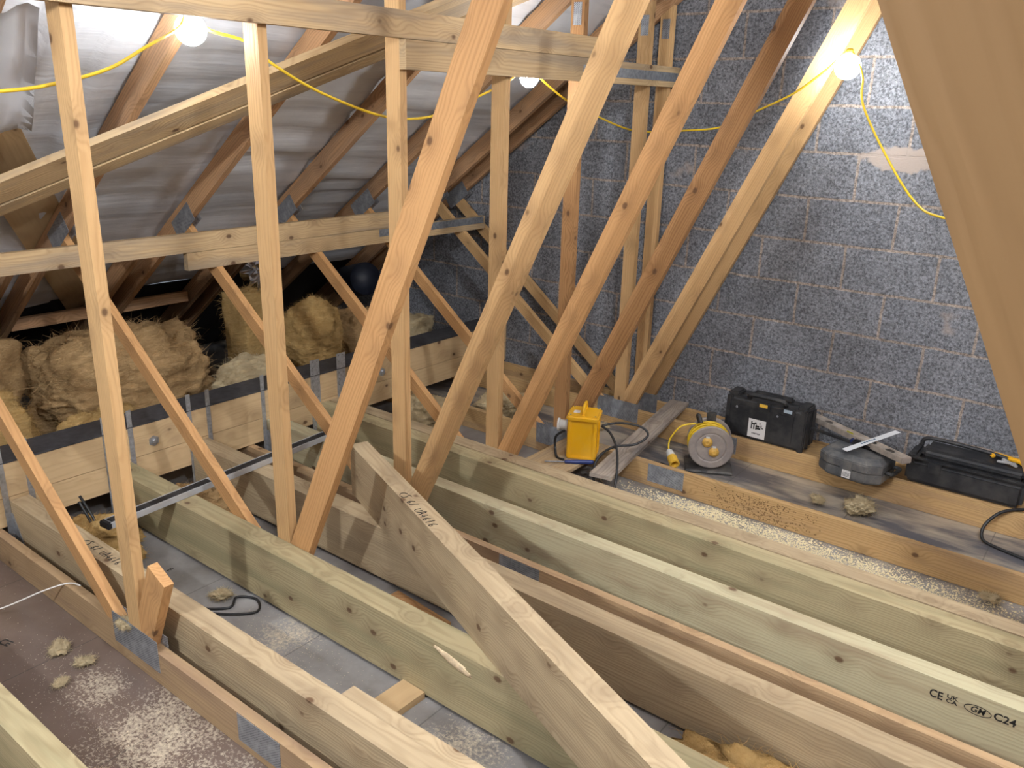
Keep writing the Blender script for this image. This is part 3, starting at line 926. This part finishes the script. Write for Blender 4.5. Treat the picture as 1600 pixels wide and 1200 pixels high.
# crumpled foil
def foilbm(size, seed):
    bm = bmesh.new()
    bmesh.ops.create_icosphere(bm, subdivisions=3, radius=1)
    for v in bm.verts:
        q = v.co.copy()
        k = 1+0.5*noise.cell(q*3.1+Vector((seed, 0, 0)))-0.25+0.3*noise.noise(q*4+Vector((seed, 2, 0)))
        v.co = Vector((q.x*size[0]*k, q.y*size[1]*k, q.z*size[2]*k))/2
    return bm
tag(link('foil_scrap', foilbm((0.16, 0.22, 0.22), 3), FOIL, loc=V(-4.27, 3.03, -0.985), rot=(0.3, 0.1, 0)), 'crumpled silver foil wedged above the upright wool batt', 'foil', 'foil scraps')
tag(link('foil_scrap', foilbm((0.20, 0.14, 0.06), 8), FOIL, loc=V(-0.30, 1.88, -1.71), rot=(0.1, 0.1, 0)), 'shiny foil scrap between the joists at the bottom edge', 'foil', 'foil scraps')
# dark ribbed duct end in the eaves
M = Matrix.Translation(V(-4.55, 4.02, -1.22)) @ Matrix.Rotation(math.radians(75), 4, 'Y') @ Matrix.Rotation(0.3, 4, 'X')
prof = [(0.001, -0.2)]
for i in range(13): prof += [(0.105 if i % 2 else 0.115, -0.2+0.03*i)]
prof += [(0.001, 0.165)]
tag(link('flexible_duct', lathe(prof, 28, M), plain('navy_mesh', (0.012, 0.016, 0.03), 0.5), smooth=True), 'dark ribbed duct end deep in the eaves near the wall', 'duct')

# loose crumbs nobody could count
def crumbs(name, spots, n, smin, smax, mat, label, cat, h=0.0):
    bm = bmesh.new()
    for i in range(n):
        cx, cy, rx, ry = random.choice(spots)
        x = random.gauss(cx, rx); y = random.gauss(cy, ry)
        if not (0.72 < y < 1.13 or 1.36 < y < 1.64 or 3.04 < y < 3.56): continue
        s = random.uniform(smin, smax)
        a = random.uniform(0, 6.28)
        vs_ = [bm.verts.new((x+s*random.uniform(0.5, 1)*math.cos(a+k*2.1), y+s*random.uniform(0.5, 1)*math.sin(a+k*2.1), 0.0008)) for k in range(3)]
        tp = bm.verts.new((x, y, s*random.uniform(0.4, 0.9)))
        bm.faces.new(vs_)
        for k in range(3): bm.faces.new((vs_[k], vs_[(k+1) % 3], tp))
    return tag(link(name, bm, mat), label, cat, kind='stuff')
crumbs('sawdust', [(-2.1, 1.0, .22, .09), (-1.8, .92, .25, .09), (-2.5, .95, .25, .08), (-2.2, 1.56, .14, .06), (-1.35, 1.48, .3, .07)], 3200, 0.0008, 0.0026,
       plain('sawdust_cream', (0.74, 0.64, 0.46), 0.9), 'pale sawdust scattered over the boards between the nearest joists', 'sawdust')
crumbs('foam_crumbs', [(-1.55, 3.47, .2, .05), (-1.15, 3.44, .24, .07), (-0.75, 3.40, .28, .09), (-0.35, 3.38, .28, .09), (-0.95, 3.42, .4, .08)], 12000, 0.0016, 0.008,
       plain('foam_cream', (0.78, 0.68, 0.44), 0.95), 'cream foam crumbs along the bay behind the bolted pair of joists', 'debris')
# sawdust and chips clinging to the far chord
bm = bmesh.new()
for i in range(420):
    x = random.gauss(-1.28, 0.13); z = random.uniform(CB+0.01, CT-0.012)
    if x < -1.62 or x > -0.9: continue
    s = random.uniform(0.002, 0.0055); a = random.uniform(0, 6.28)
    vs_ = [bm.verts.new((x+s*math.cos(a+k*2.1), 3.5697, z+ZF+s*math.sin(a+k*2.1))) for k in range(3)]
    tp = bm.verts.new((x, 3.5697-s*0.5, z+ZF))
    bm.faces.new(vs_)
    for k in range(3): bm.faces.new((vs_[k], vs_[(k+1) % 3], tp))
tag(link('shavings', bm, plain('brown_shavings', (0.20, 0.115, 0.045), 0.9)), 'brown shavings stuck to the chord in front of the cable reel', 'debris', kind='stuff')

# ------------------------------------------------------------------ boards and offcuts on the chords
o = timber('plank', V(-1.955, 3.24, -1.704), V(-2.18, 4.49, -1.704), 0.02, 0.115, W_GREY, side=(1, 0.17, 0), r=0.002)
tag(o, 'grey stained plank laid across the chords from transformer to block wall', 'plank')
o = timber('offcut_board', V(-2.225, 3.03, -1.704), V(-2.235, 3.585, -1.704), 0.018, 0.25, W_BIND, side=(1, 0, 0), r=0.002)
tag(o, 'short tan board under the yellow transformer', 'board')
o = timber('batten', V(-1.657, 1.357, -1.827), V(-1.652, 1.648, -1.827), 0.025, 0.10, W_PLY, side=(1, 0, 0), r=0.002)
tag(o, 'flat timber batten between two joists, bottom centre', 'batten')
o = timber('offcut', V(-2.10, 1.985, -1.826), V(-1.80, 1.96, -1.826), 0.026, 0.06, W_DARK, side=(0, 1, 0), r=0.002)
tag(o, 'reddish timber offcut behind the olive joist, beside the loose joist', 'offcut')

# ------------------------------------------------------------------ long spirit level on the joists
la, lb = V(-3.025, 1.345, JT+0.014), V(-3.125, 2.545, JT+0.014)
lo = (la+lb)/2
ang = math.atan2((lb-la).y, (lb-la).x)
lv = tag(empty('spirit_level', lo, ang), 'long black and silver spirit level lying across the joist tops', 'spirit level', 'spirit levels')
L = (lb-la).length
bm = merge(rbox((0, 0.024, 0), (L-0.03, 0.008, 0.026), 0.0015), rbox((0, -0.024, 0), (L-0.03, 0.008, 0.026), 0.0015), rbox((0, 0, 0), (L-0.03, 0.044, 0.012), 0.001))
link('body', bm, ALU, lv)
bm = merge(rbox((-L*0.285, 0, 0.0112), (L*0.385, 0.0405, 0.003), 0.001), rbox((L*0.215, 0, 0.0112), (L*0.525, 0.0405, 0.003), 0.001))
link('face_panel', bm, BLACKP, lv)
for s in (-1, 1):
    link('end_cap', rbox((s*(L/2-0.011), 0, 0), (0.022, 0.058, 0.027), 0.004), BLACKP, lv)
link('vial', rbox((-0.07, 0, 0.009), (0.05, 0.016, 0.006), 0.003), plain('vial_green', (0.55, 0.6, 0.05), 0.15), lv)
bm = lathe([(0.014, 0), (0.018, 0.0), (0.018, 0.003), (0.014, 0.003)], 20, Matrix.Translation((-0.36, 0, 0.0105)) @ Matrix.Diagonal((2.3, 1, 1, 1)))
link('hand_hole', bm, BLACKR, lv)

# ------------------------------------------------------------------ yellow site transformer
tx = V(-2.163, 3.395, -1.6945)
tr = tag(empty('site_transformer', tx, math.radians(25)), 'yellow site transformer standing on the short tan board', 'transformer')
W_, D_, H_ = 0.150, 0.150, 0.205
body = bmesh.new()
boxbm(body, (0, 0, H_/2+0.004), (W_-0.02, D_-0.02, H_-0.006))
bevel(body, 0.004)
ribs = []
for sx_ in (-1, 1):
    for sy_ in (-1, 1):
        ribs.append(rbox((sx_*(W_/2-0.011), sy_*(D_/2-0.011), H_/2), (0.020, 0.020, H_), 0.005))
ribs.append(rbox((0, 0, 0.008), (W_-0.004, D_-0.004, 0.016), 0.004))
link('casing', merge(body, *ribs), YELLOW, tr)
lid = rbox((0, 0, H_+0.012), (W_+0.012, D_+0.012, 0.032), 0.009, seg=3)
lido = link('lid', lid, YELLOW, tr)
hb = tube([(0, -0.052, H_+0.02), (0, -0.05, H_+0.055), (0, -0.03, H_+0.068), (0, 0.03, H_+0.068), (0, 0.05, H_+0.055), (0, 0.052, H_+0.02)], 0.0085, 10)
link('carry_handle', hb, YELLOW, tr, smooth=True)
link('rating_plate', rbox((-0.038, -0.01, H_+0.0285), (0.032, 0.036, 0.002), 0.0005), STICK, tr)
for sx_ in (-1, 1):
    for sy_ in (-1, 1):
        link('screw', lathe([(0.004, 0), (0.004, 0.0025), (0.002, 0.003)], 10, Matrix.Translation((sx_*0.062, sy_*0.062, H_+0.028))), GALVD, tr)
M = Matrix.Translation((-W_/2-0.002, -0.01, 0.155)) @ Matrix.Rotation(-math.pi/2, 4, 'Y')
so = link('socket', lathe([(0.030, 0), (0.031, 0.012), (0.026, 0.016), (0.026, 0.045), (0.033, 0.047), (0.033, 0.056), (0.020, 0.057)], 24, M), WHITEP, tr, smooth=False)
link('socket_flange', rbox((-W_/2+0.0, -0.01, 0.155), (0.008, 0.075, 0.085), 0.002), YELLOW, tr)
# its black lead: loops to the right and down over the board edge
lead = [(-2.240, 3.335, -1.565), (-2.275, 3.31, -1.60), (-2.27, 3.30, -1.66), (-2.235, 3.27, -1.69), (-2.19, 3.265, -1.69)]
link('plug_lead', tube([V(*p)-tx for p in lead], 0.0065, 8), BLACKR, None, smooth=True).parent = tr
bpy.data.objects['plug_lead'].matrix_parent_inverse = Matrix.Rotation(-math.radians(25), 4, 'Z')
loop = [(-2.085, 3.44, -1.53), (-2.02, 3.50, -1.515), (-1.93, 3.56, -1.53), (-1.885, 3.56, -1.565), (-1.92, 3.50, -1.605), (-2.00, 3.44, -1.62), (-2.03, 3.36, -1.645), (-2.03, 3.30, -1.69), (-1.99, 3.24, -1.735),
        (-1.925, 3.22, -1.79), (-1.88, 3.24, -1.76), (-1.90, 3.30, -1.68), (-1.95, 3.37, -1.60), (-2.02, 3.42, -1.55), (-2.078, 3.425, -1.525)]
lo_ = link('output_lead', tube([V(*p)-tx for p in loop], 0.0062, 8), BLACKR, None, smooth=True)
lo_.parent = tr; lo_.matrix_parent_inverse = Matrix.Rotation(-math.radians(25), 4, 'Z')
# blue-handled chisel on the board in front
sa, sb = V(-2.245, 3.175, -1.685), V(-2.045, 3.335, -1.685)
ax = (sb-sa).normalized()
sd = tag(empty('chisel', sa), 'blue-handled chisel lying in front of the yellow transformer', 'chisel')
q = ax.to_track_quat('Z', 'Y').to_matrix().to_4x4()
link('blade', lathe([(0.002, 0), (0.0035, 0.004), (0.0035, 0.105)], 10, q), GALVD, sd)
link('handle', lathe([(0.006, 0.10), (0.010, 0.105), (0.0095, 0.13), (0.0115, 0.16), (0.0115, 0.235), (0.008, 0.246)], 14, q), BLUEP, sd, smooth=True)

# ------------------------------------------------------------------ cable reel
rc = V(-1.735, 3.985, -1.695)
rz = math.radians(29)
cr = tag(empty('cable_reel', Vector((rc.x, rc.y, 0)), rz), 'dusty round cable reel with yellow cable, standing between two chords', 'cable reel')
RD = 0.118
Mx = Matrix.Translation((0, 0, rc.z-0)) @ Matrix.Rotation(math.pi/2, 4, 'X')     # lathe axis to -Y (towards viewer)
DRUM = dusty('drum_grey', (0.26, 0.225, 0.21), dust=(0.45, 0.38, 0.31), amt=0.7, scale=14)
def disc(h0, h1):
    return [(0.03, h0), (RD-0.006, h0), (RD, h0+0.004), (RD, h1-0.004), (RD-0.006, h1), (RD*0.72, h1), (RD*0.66, h1-0.004), (RD*0.62, h1), (0.02, h1)]
link('front_flange', lathe(disc(0.055, 0.07), 48, Mx), DRUM, cr)
link('rear_flange', lathe(disc(-0.09, -0.075), 48, Mx), DRUM, cr)
link('drum', lathe([(0.06, -0.075), (0.06, 0.055)], 32, Mx), DRUM, cr)
wb = []
for layer in range(4):
    for i in range(12-layer):
        rr = 0.068+0.0095*layer+0.006+0.006*math.sin(i*2.3+layer)
        yy = 0.065-0.0105*i-0.005*layer
        pts = [(rr*math.cos(t)*1.02-0.006, yy+0.004*math.sin(2*t+i*1.7), rc.z+rr*math.sin(t)) for t in [k*math.pi/8 for k in range(17)]]
        wb.append(tube(pts, 0.0047, 6, sub=2))
link('wound_cable', merge(*wb), YCABLE, cr, smooth=True)
for dx, dz in ((-0.022, 0.032), (0.016, -0.020)):
    M = Matrix.Translation((dx, -0.07, rc.z+dz)) @ Matrix.Rotation(math.pi/2, 4, 'X')
    so = link('socket_cover', lathe([(0.026, 0), (0.027, 0.010), (0.020, 0.016), (0.010, 0.022), (0.004, 0.020)], 20, M), plain('ochre_plastic', (0.62, 0.36, 0.07), 0.55, 0, 40, 0.35), cr)
    M2 = M @ Matrix.Translation((0, 0.026, 0.008))
    hm = bmesh.new(); boxbm(hm, (0, 0, 0), (0.018, 0.01, 0.008)); bmesh.ops.transform(hm, matrix=M2, verts=hm.verts)
    link('hinge', hm, WHITEP, so)
FR = []
for sy_ in (-0.085, 0.085):
    FR.append(tube([(-0.10, sy_, 0.012), (-0.06, sy_*0.95, rc.z*0.7), (0, sy_*0.9, rc.z+0.0), (0.06, sy_*0.95, rc.z*0.7), (0.10, sy_, 0.012)], 0.009, 8) if sy_ > 0 else tube([(-0.12, sy_, 0.012), (0.12, sy_, 0.012)], 0.009, 8))
FR.append(rbox((0, 0.01, 0.010), (0.25, 0.20, 0.018), 0.006))
FR.append(rbox((-0.0, 0.075, rc.z+0.10), (0.05, 0.02, 0.10), 0.006))
link('stand', merge(*FR), dusty('stand_black', (0.03, 0.03, 0.032), amt=0.4), cr)
hd = tube([(-0.05, 0.07, rc.z+0.06), (-0.075, 0.05, rc.z+0.13), (-0.07, -0.01, rc.z+0.15), (-0.06, -0.03, rc.z+0.12)], 0.010, 8)
link('handle', hd, dusty('handle_black', (0.03, 0.03, 0.032), amt=0.4), cr, smooth=True)
inv = Matrix.Rotation(-rz, 4, 'Z') @ Matrix.Translation(-Vector((rc.x, rc.y, 0)))
tl = [(-1.80, 3.93, -1.585), (-1.86, 3.88, -1.60), (-1.90, 3.86, -1.66), (-1.91, 3.85, -1.70), (-1.90, 3.835, -1.735)]
link('free_cable', tube([inv @ V(*p) for p in tl], 0.0047, 8), YCABLE, cr, smooth=True)
pa, pb = inv @ V(-1.90, 3.835, -1.735), inv @ V(-1.79, 3.73, -1.785)
q = Matrix.Translation(pa) @ (pb-pa).to_track_quat('Z', 'Y').to_matrix().to_4x4()
pl = link('plug', lathe([(0.010, 0), (0.018, 0.012), (0.022, 0.045), (0.022, 0.060)], 20, q), WHITEP, cr, smooth=False)
link('plug_collar', lathe([(0.025, 0.058), (0.026, 0.065), (0.027, 0.115), (0.020, 0.116), (0.019, 0.08)], 20, q), YLAB, pl)

# ------------------------------------------------------------------ black tool case with sticker
c1 = tag(empty('tool_case', V(-1.545, 4.305, CT+0.001)), 'tall black tool case with white sticker, standing against the block wall', 'tool case', 'tool cases')
CW, CD, CH = 0.45, 0.165, 0.225
link('base_shell', merge(rbox((0, -0.043, CH/2), (CW, 0.075, CH), 0.016, seg=3), rbox((0, -0.078, CH/2-0.005), (CW*0.72, 0.012, CH*0.72), 0.005)), BLACKP, c1)
link('lid_shell', merge(rbox((0, 0.043, CH/2), (CW, 0.085, CH), 0.016, seg=3)), BLACKP, c1)
for s in (-1, 1):
    rb = [rbox((s*(CW/2-0.018), dy, CH/2), (0.03, 0.022, CH+0.012), 0.005) for dy in (-0.075, 0.0)]
    rb += [rbox((s*(CW/2-0.03), -0.01, CH+0.008), (0.062, 0.10, 0.03), 0.008)]
    link('corner_guard', merge(*rb), BLACKP, c1)
hn = tube([(-0.10, -0.055, CH), (-0.10, -0.075, CH+0.022), (-0.07, -0.08, CH+0.032), (0.07, -0.08, CH+0.032), (0.10, -0.075, CH+0.022), (0.10, -0.055, CH)], 0.012, 10)
link('handle', merge(hn, rbox((0, 0.03, CH+0.012), (0.22, 0.03, 0.03), 0.008)), BLACKP, c1)
for x, m_, nm in ((-0.01, YLAB, 'latch_label'), (0.125, plain('grey_label', (0.35, 0.42, 0.48), 0.4), 'latch_label')):
    la_ = link('latch', rbox((x, -0.084, CH-0.020), (0.075, 0.010, 0.042), 0.003), BLACKP, c1)
    link(nm, rbox((x, -0.0898, CH-0.014), (0.045, 0.002, 0.018), 0.0005), m_, la_)
for x in (-0.16, 0.07):
    link('rivet', lathe([(0.008, 0), (0.008, 0.003), (0.004, 0.004)], 14, Matrix.Translation((x, -0.0805, CH-0.055)) @ Matrix.Rotation(math.pi/2, 4, 'X')), GALVD, c1)
stk = link('sticker', rbox((-0.035, -0.0848, 0.072), (0.098, 0.0012, 0.105), 0.0004), STICK, c1)
sb = [rbox((-0.035+x, -0.0857, 0.085+z), (w_, 0.0006, h_), 0.0002) for x, z, w_, h_ in
      ((-0.030, 0.004, 0.006, 0.044), (-0.020, 0.012, 0.016, 0.008), (-0.016, 0.0, 0.006, 0.036), (-0.004, -0.004, 0.006, 0.030), (0.006, 0.002, 0.016, 0.010), (0.010, -0.010, 0.022, 0.010), (0.024, 0.006, 0.006, 0.014), (0.030, -0.004, 0.012, 0.006), (-0.008, 0.018, 0.010, 0.010), (0.016, 0.020, 0.005, 0.010))]
sb += [rbox((-0.035+x, -0.0857, 0.044), (0.0045, 0.0006, 0.008), 0.0002) for x in (-0.022, -0.014, -0.006, 0.002, 0.010, 0.018)]
link('sticker_mark', merge(*sb), INK, stk)

# ------------------------------------------------------------------ grey octagonal tool case
c2 = tag(empty('tool_case', V(-1.025, 4.145, CT+0.001), math.radians(-6)), 'grey dusty tool case with chamfered corners, topped by a white rule', 'tool case', 'tool cases')
def octa(w_, d_, c_, z0, z1, inset):
    bm = bmesh.new()
    def ring(i, z):
        a, b_ = w_/2-i, d_/2-i
        p = [(-a+c_, -b_), (a-c_, -b_), (a, -b_+c_*0.75), (a, b_-c_*0.4), (a-c_*0.5, b_), (-a+c_*0.5, b_), (-a, b_-c_*0.4), (-a, -b_+c_*0.75)]
        return [bm.verts.new((x, y, z)) for x, y in p]
    rs = [ring(inset if z0 == 0 else 0.0, z0), ring(0.0, (z0*0.75+z1*0.25)), ring(0.0, (z0*0.35+z1*0.65)), ring(inset if z0 > 0 else 0.0, z1)]
    for a, b_ in zip(rs, rs[1:]):
        for k in range(8): bm.faces.new((a[k], a[(k+1) % 8], b_[(k+1) % 8], b_[k]))
    bm.faces.new(rs[0][::-1]); bm.faces.new(rs[-1])
    bevel(bm, 0.004)
    return bm
link('base_shell', octa(0.315, 0.235, 0.06, 0.0, 0.058, 0.014), GREYP, c2)
link('lid_shell', octa(0.315, 0.235, 0.06, 0.061, 0.125, 0.03), GREYP, c2)
la_ = link('latch', rbox((-0.0, -0.119, 0.058), (0.062, 0.008, 0.09), 0.003), GREYP, c2)
link('label', rbox((0.006, -0.1235, 0.036), (0.042, 0.0015, 0.040), 0.0004), STICK, la_)
lb_ = merge(*[rbox((0.006, -0.1245, 0.025+0.006*i), (0.034, 0.0006, 0.0025), 0.0001) for i in range(4)])
link('label_print', lb_, plain('print_grey', (0.15, 0.15, 0.15), 0.7), la_)
link('handle', tube([(0.15, -0.02, 0.06), (0.185, -0.02, 0.06), (0.19, 0.03, 0.06), (0.185, 0.08, 0.06), (0.15, 0.08, 0.06)], 0.010, 8), BLACKP, c2)

# short level, lying behind the cases and over the grey one
sa, sb_ = V(-1.37, 4.45, -1.575), V(-0.79, 4.085, -1.555)
lo = (sa+sb_)/2
lv2 = tag(empty('spirit_level', lo), 'short dusty silver spirit level, lower end resting over the grey case', 'spirit level', 'spirit levels')
dr = (sb_-sa).normalized()
sdv = Vector((0, 0, 1)).cross(dr).normalized()
m4 = Matrix((dr, sdv, dr.cross(sdv))).transposed().to_4x4()
L2 = (sb_-sa).length
def put(bm): bmesh.ops.transform(bm, matrix=m4, verts=bm.verts); return bm
link('body', put(merge(rbox((0, -0.024, 0), (L2, 0.007, 0.030), 0.002), rbox((0, 0.024, 0), (L2, 0.007, 0.030), 0.002), rbox((0, 0, 0), (L2, 0.045, 0.018), 0.001))), plain('alu_tan', (0.50, 0.44, 0.38), 0.5, 0.4, 20, 0.3), lv2)
for x in (0.24, 0.12, -0.2):
    link('slot', put(lathe([(0.017, 0.009), (0.017, 0.0105), (0.011, 0.0105), (0.011, 0.009)], 20, Matrix.Translation((x, 0, 0)) @ Matrix.Diagonal((1.5, 1, 1, 1)))), plain('slot_dark', (0.08, 0.07, 0.06), 0.6), lv2)
link('end_cap', put(rbox((L2/2+0.004, 0, 0), (0.012, 0.056, 0.032), 0.004)), plain('cap_tan', (0.45, 0.38, 0.33), 0.5), lv2)
link('vial', put(rbox((-0.02, -0.018, 0.012), (0.045, 0.014, 0.014), 0.004)), plain('vial_yellow', (0.45, 0.42, 0.04), 0.2), lv2)

# black hand saw between the cases
hs_ = tag(empty('hand_saw', V(-1.14, 4.235, -1.603)), 'black-handled hand tool lying left of the grey case', 'hand tool')
link('blade', rbox((-0.02, 0.0, 0.022), (0.30, 0.016, 0.014), 0.003, rz=-0.25), BLACKP, hs_)
link('grip', merge(rbox((0.15, -0.045, 0.03), (0.13, 0.03, 0.032), 0.010, rz=-0.3), rbox((0.10, -0.025, 0.035), (0.06, 0.045, 0.02), 0.008, rz=-0.3)), BLACKR, hs_)
link('blue_band', rbox((0.062, -0.018, 0.03), (0.014, 0.03, 0.028), 0.006, rz=-0.25), BLUEP, hs_)

# white rule across the grey case
ra, rb_ = V(-1.062, 4.045, -1.567), V(-0.900, 4.345, -1.514)
rl_ = tag(empty('rule', (ra+rb_)/2), 'white plastic rule lying across the grey tool case and short level', 'rule')
dr = (rb_-ra).normalized(); sdv = Vector((0, 0, 1)).cross(dr).normalized()
m4 = Matrix((dr, sdv, dr.cross(sdv))).transposed().to_4x4()
link('strip', put(rbox((0, 0, 0.0), ((rb_-ra).length, 0.034, 0.003), 0.0008)), plain('rule_white', (0.80, 0.82, 0.84), 0.35), rl_)
link('print', put(merge(*[rbox((-0.06+0.016*i, 0.002, 0.0018), (0.011, 0.010, 0.0006), 0.0001) for i in range(6)])), plain('print_blue', (0.08, 0.16, 0.25), 0.5), rl_)

# ------------------------------------------------------------------ long black case at right
c3 = tag(empty('tool_case', V(-0.555, 4.32, CT+0.001)), 'long low black case at the right, yellow tool on its lid', 'tool case', 'tool cases')
link('base_shell', merge(rbox((0, 0.0, 0.060), (0.505, 0.19, 0.12), 0.02, seg=3), rbox((-0.235, 0.0, 0.075), (0.05, 0.17, 0.15), 0.015)), BLACKP, c3)
link('lid_shell', merge(rbox((0.02, 0.01, 0.150), (0.455, 0.165, 0.055), 0.022, seg=3), rbox((0.0, -0.085, 0.128), (0.49, 0.02, 0.014), 0.005)), BLACKP, c3)
link('handle', tube([(-0.225, 0.03, 0.16), (-0.215, 0.03, 0.195), (-0.15, 0.03, 0.205), (0.05, 0.03, 0.20), (0.15, 0.03, 0.19)], 0.010, 8), BLACKP, c3, smooth=True)
link('latch', rbox((-0.13, -0.097, 0.10), (0.06, 0.008, 0.06), 0.003), BLACKP, c3)
yt = tag(empty('cable_stripper', V(-0.395, 4.33, -1.533), math.radians(-12)), 'yellow-handled tool with metal jaws lying on the long black case', 'hand tool')
link('handle', merge(rbox((0, 0.02, 0.012), (0.17, 0.022, 0.02), 0.006), rbox((-0.075, 0.006, 0.012), (0.022, 0.034, 0.02), 0.005), rbox((0.06, -0.0, 0.012), (0.05, 0.022, 0.018), 0.005, rz=-0.6)), plain('orange_plastic', (0.85, 0.45, 0.02), 0.4), yt)
link('jaw', merge(rbox((0.01, -0.03, 0.01), (0.09, 0.014, 0.012), 0.003, rz=-0.5), rbox((0.0, -0.04, 0.01), (0.08, 0.014, 0.010), 0.003, rz=0.4), rbox((-0.005, -0.034, 0.016), (0.02, 0.02, 0.012), 0.004)), ALU, yt)

# ------------------------------------------------------------------ loose flexes
FL = [('black_flex', [(-0.22, 4.26, -1.70), (-0.30, 4.215, -1.702), (-0.37, 4.16, -1.72), (-0.415, 4.10, -1.775), (-0.41, 4.06, -1.822), (-0.36, 4.03, -1.832), (-0.23, 3.99, -1.832), (-0.08, 3.95, -1.832)], 0.0075, BLACKR, 'black flex curling over the boards at the right edge'),
      ('black_flex', [(-2.75, 1.39, -1.834), (-2.62, 1.44, -1.834), (-2.50, 1.50, -1.834), (-2.42, 1.59, -1.834), (-2.49, 1.64, -1.834), (-2.56, 1.60, -1.834), (-2.52, 1.54, -1.834), (-2.60, 1.46, -1.834), (-2.70, 1.37, -1.834)], 0.005, BLACKR, 'black flex bent double on the boards behind the nearest joist'),
      ('black_flex', [(-3.42, 1.44, -1.62), (-3.40, 1.45, -1.66), (-3.36, 1.46, -1.72), (-3.35, 1.45, -1.745), (-3.37, 1.44, -1.70), (-3.41, 1.43, -1.64)], 0.006, BLACKR, 'black flex hanging below the beam by the level end'),
      ('white_wire', [(-3.25, 0.82, -1.835), (-3.10, 0.95, -1.80), (-2.98, 1.08, -1.73), (-2.93, 1.15, -1.711), (-2.88, 1.17, -1.711)], 0.0028, plain('white_pvc', (0.75, 0.72, 0.68), 0.4), 'thin pale wire crossing the nearest chord at the left edge'),
      ('black_flex', [(-1.86, 3.66, -1.834), (-1.78, 3.72, -1.834), (-1.83, 3.82, -1.834), (-1.95, 3.86, -1.834)], 0.005, BLACKR, 'black flex on the boards beside the yellow plug')]
for nm, pts, r, m_, lab in FL:
    tag(link(nm, tube(xc(pts), r, 8), m_, smooth=True), lab, 'cable', 'loose flexes')
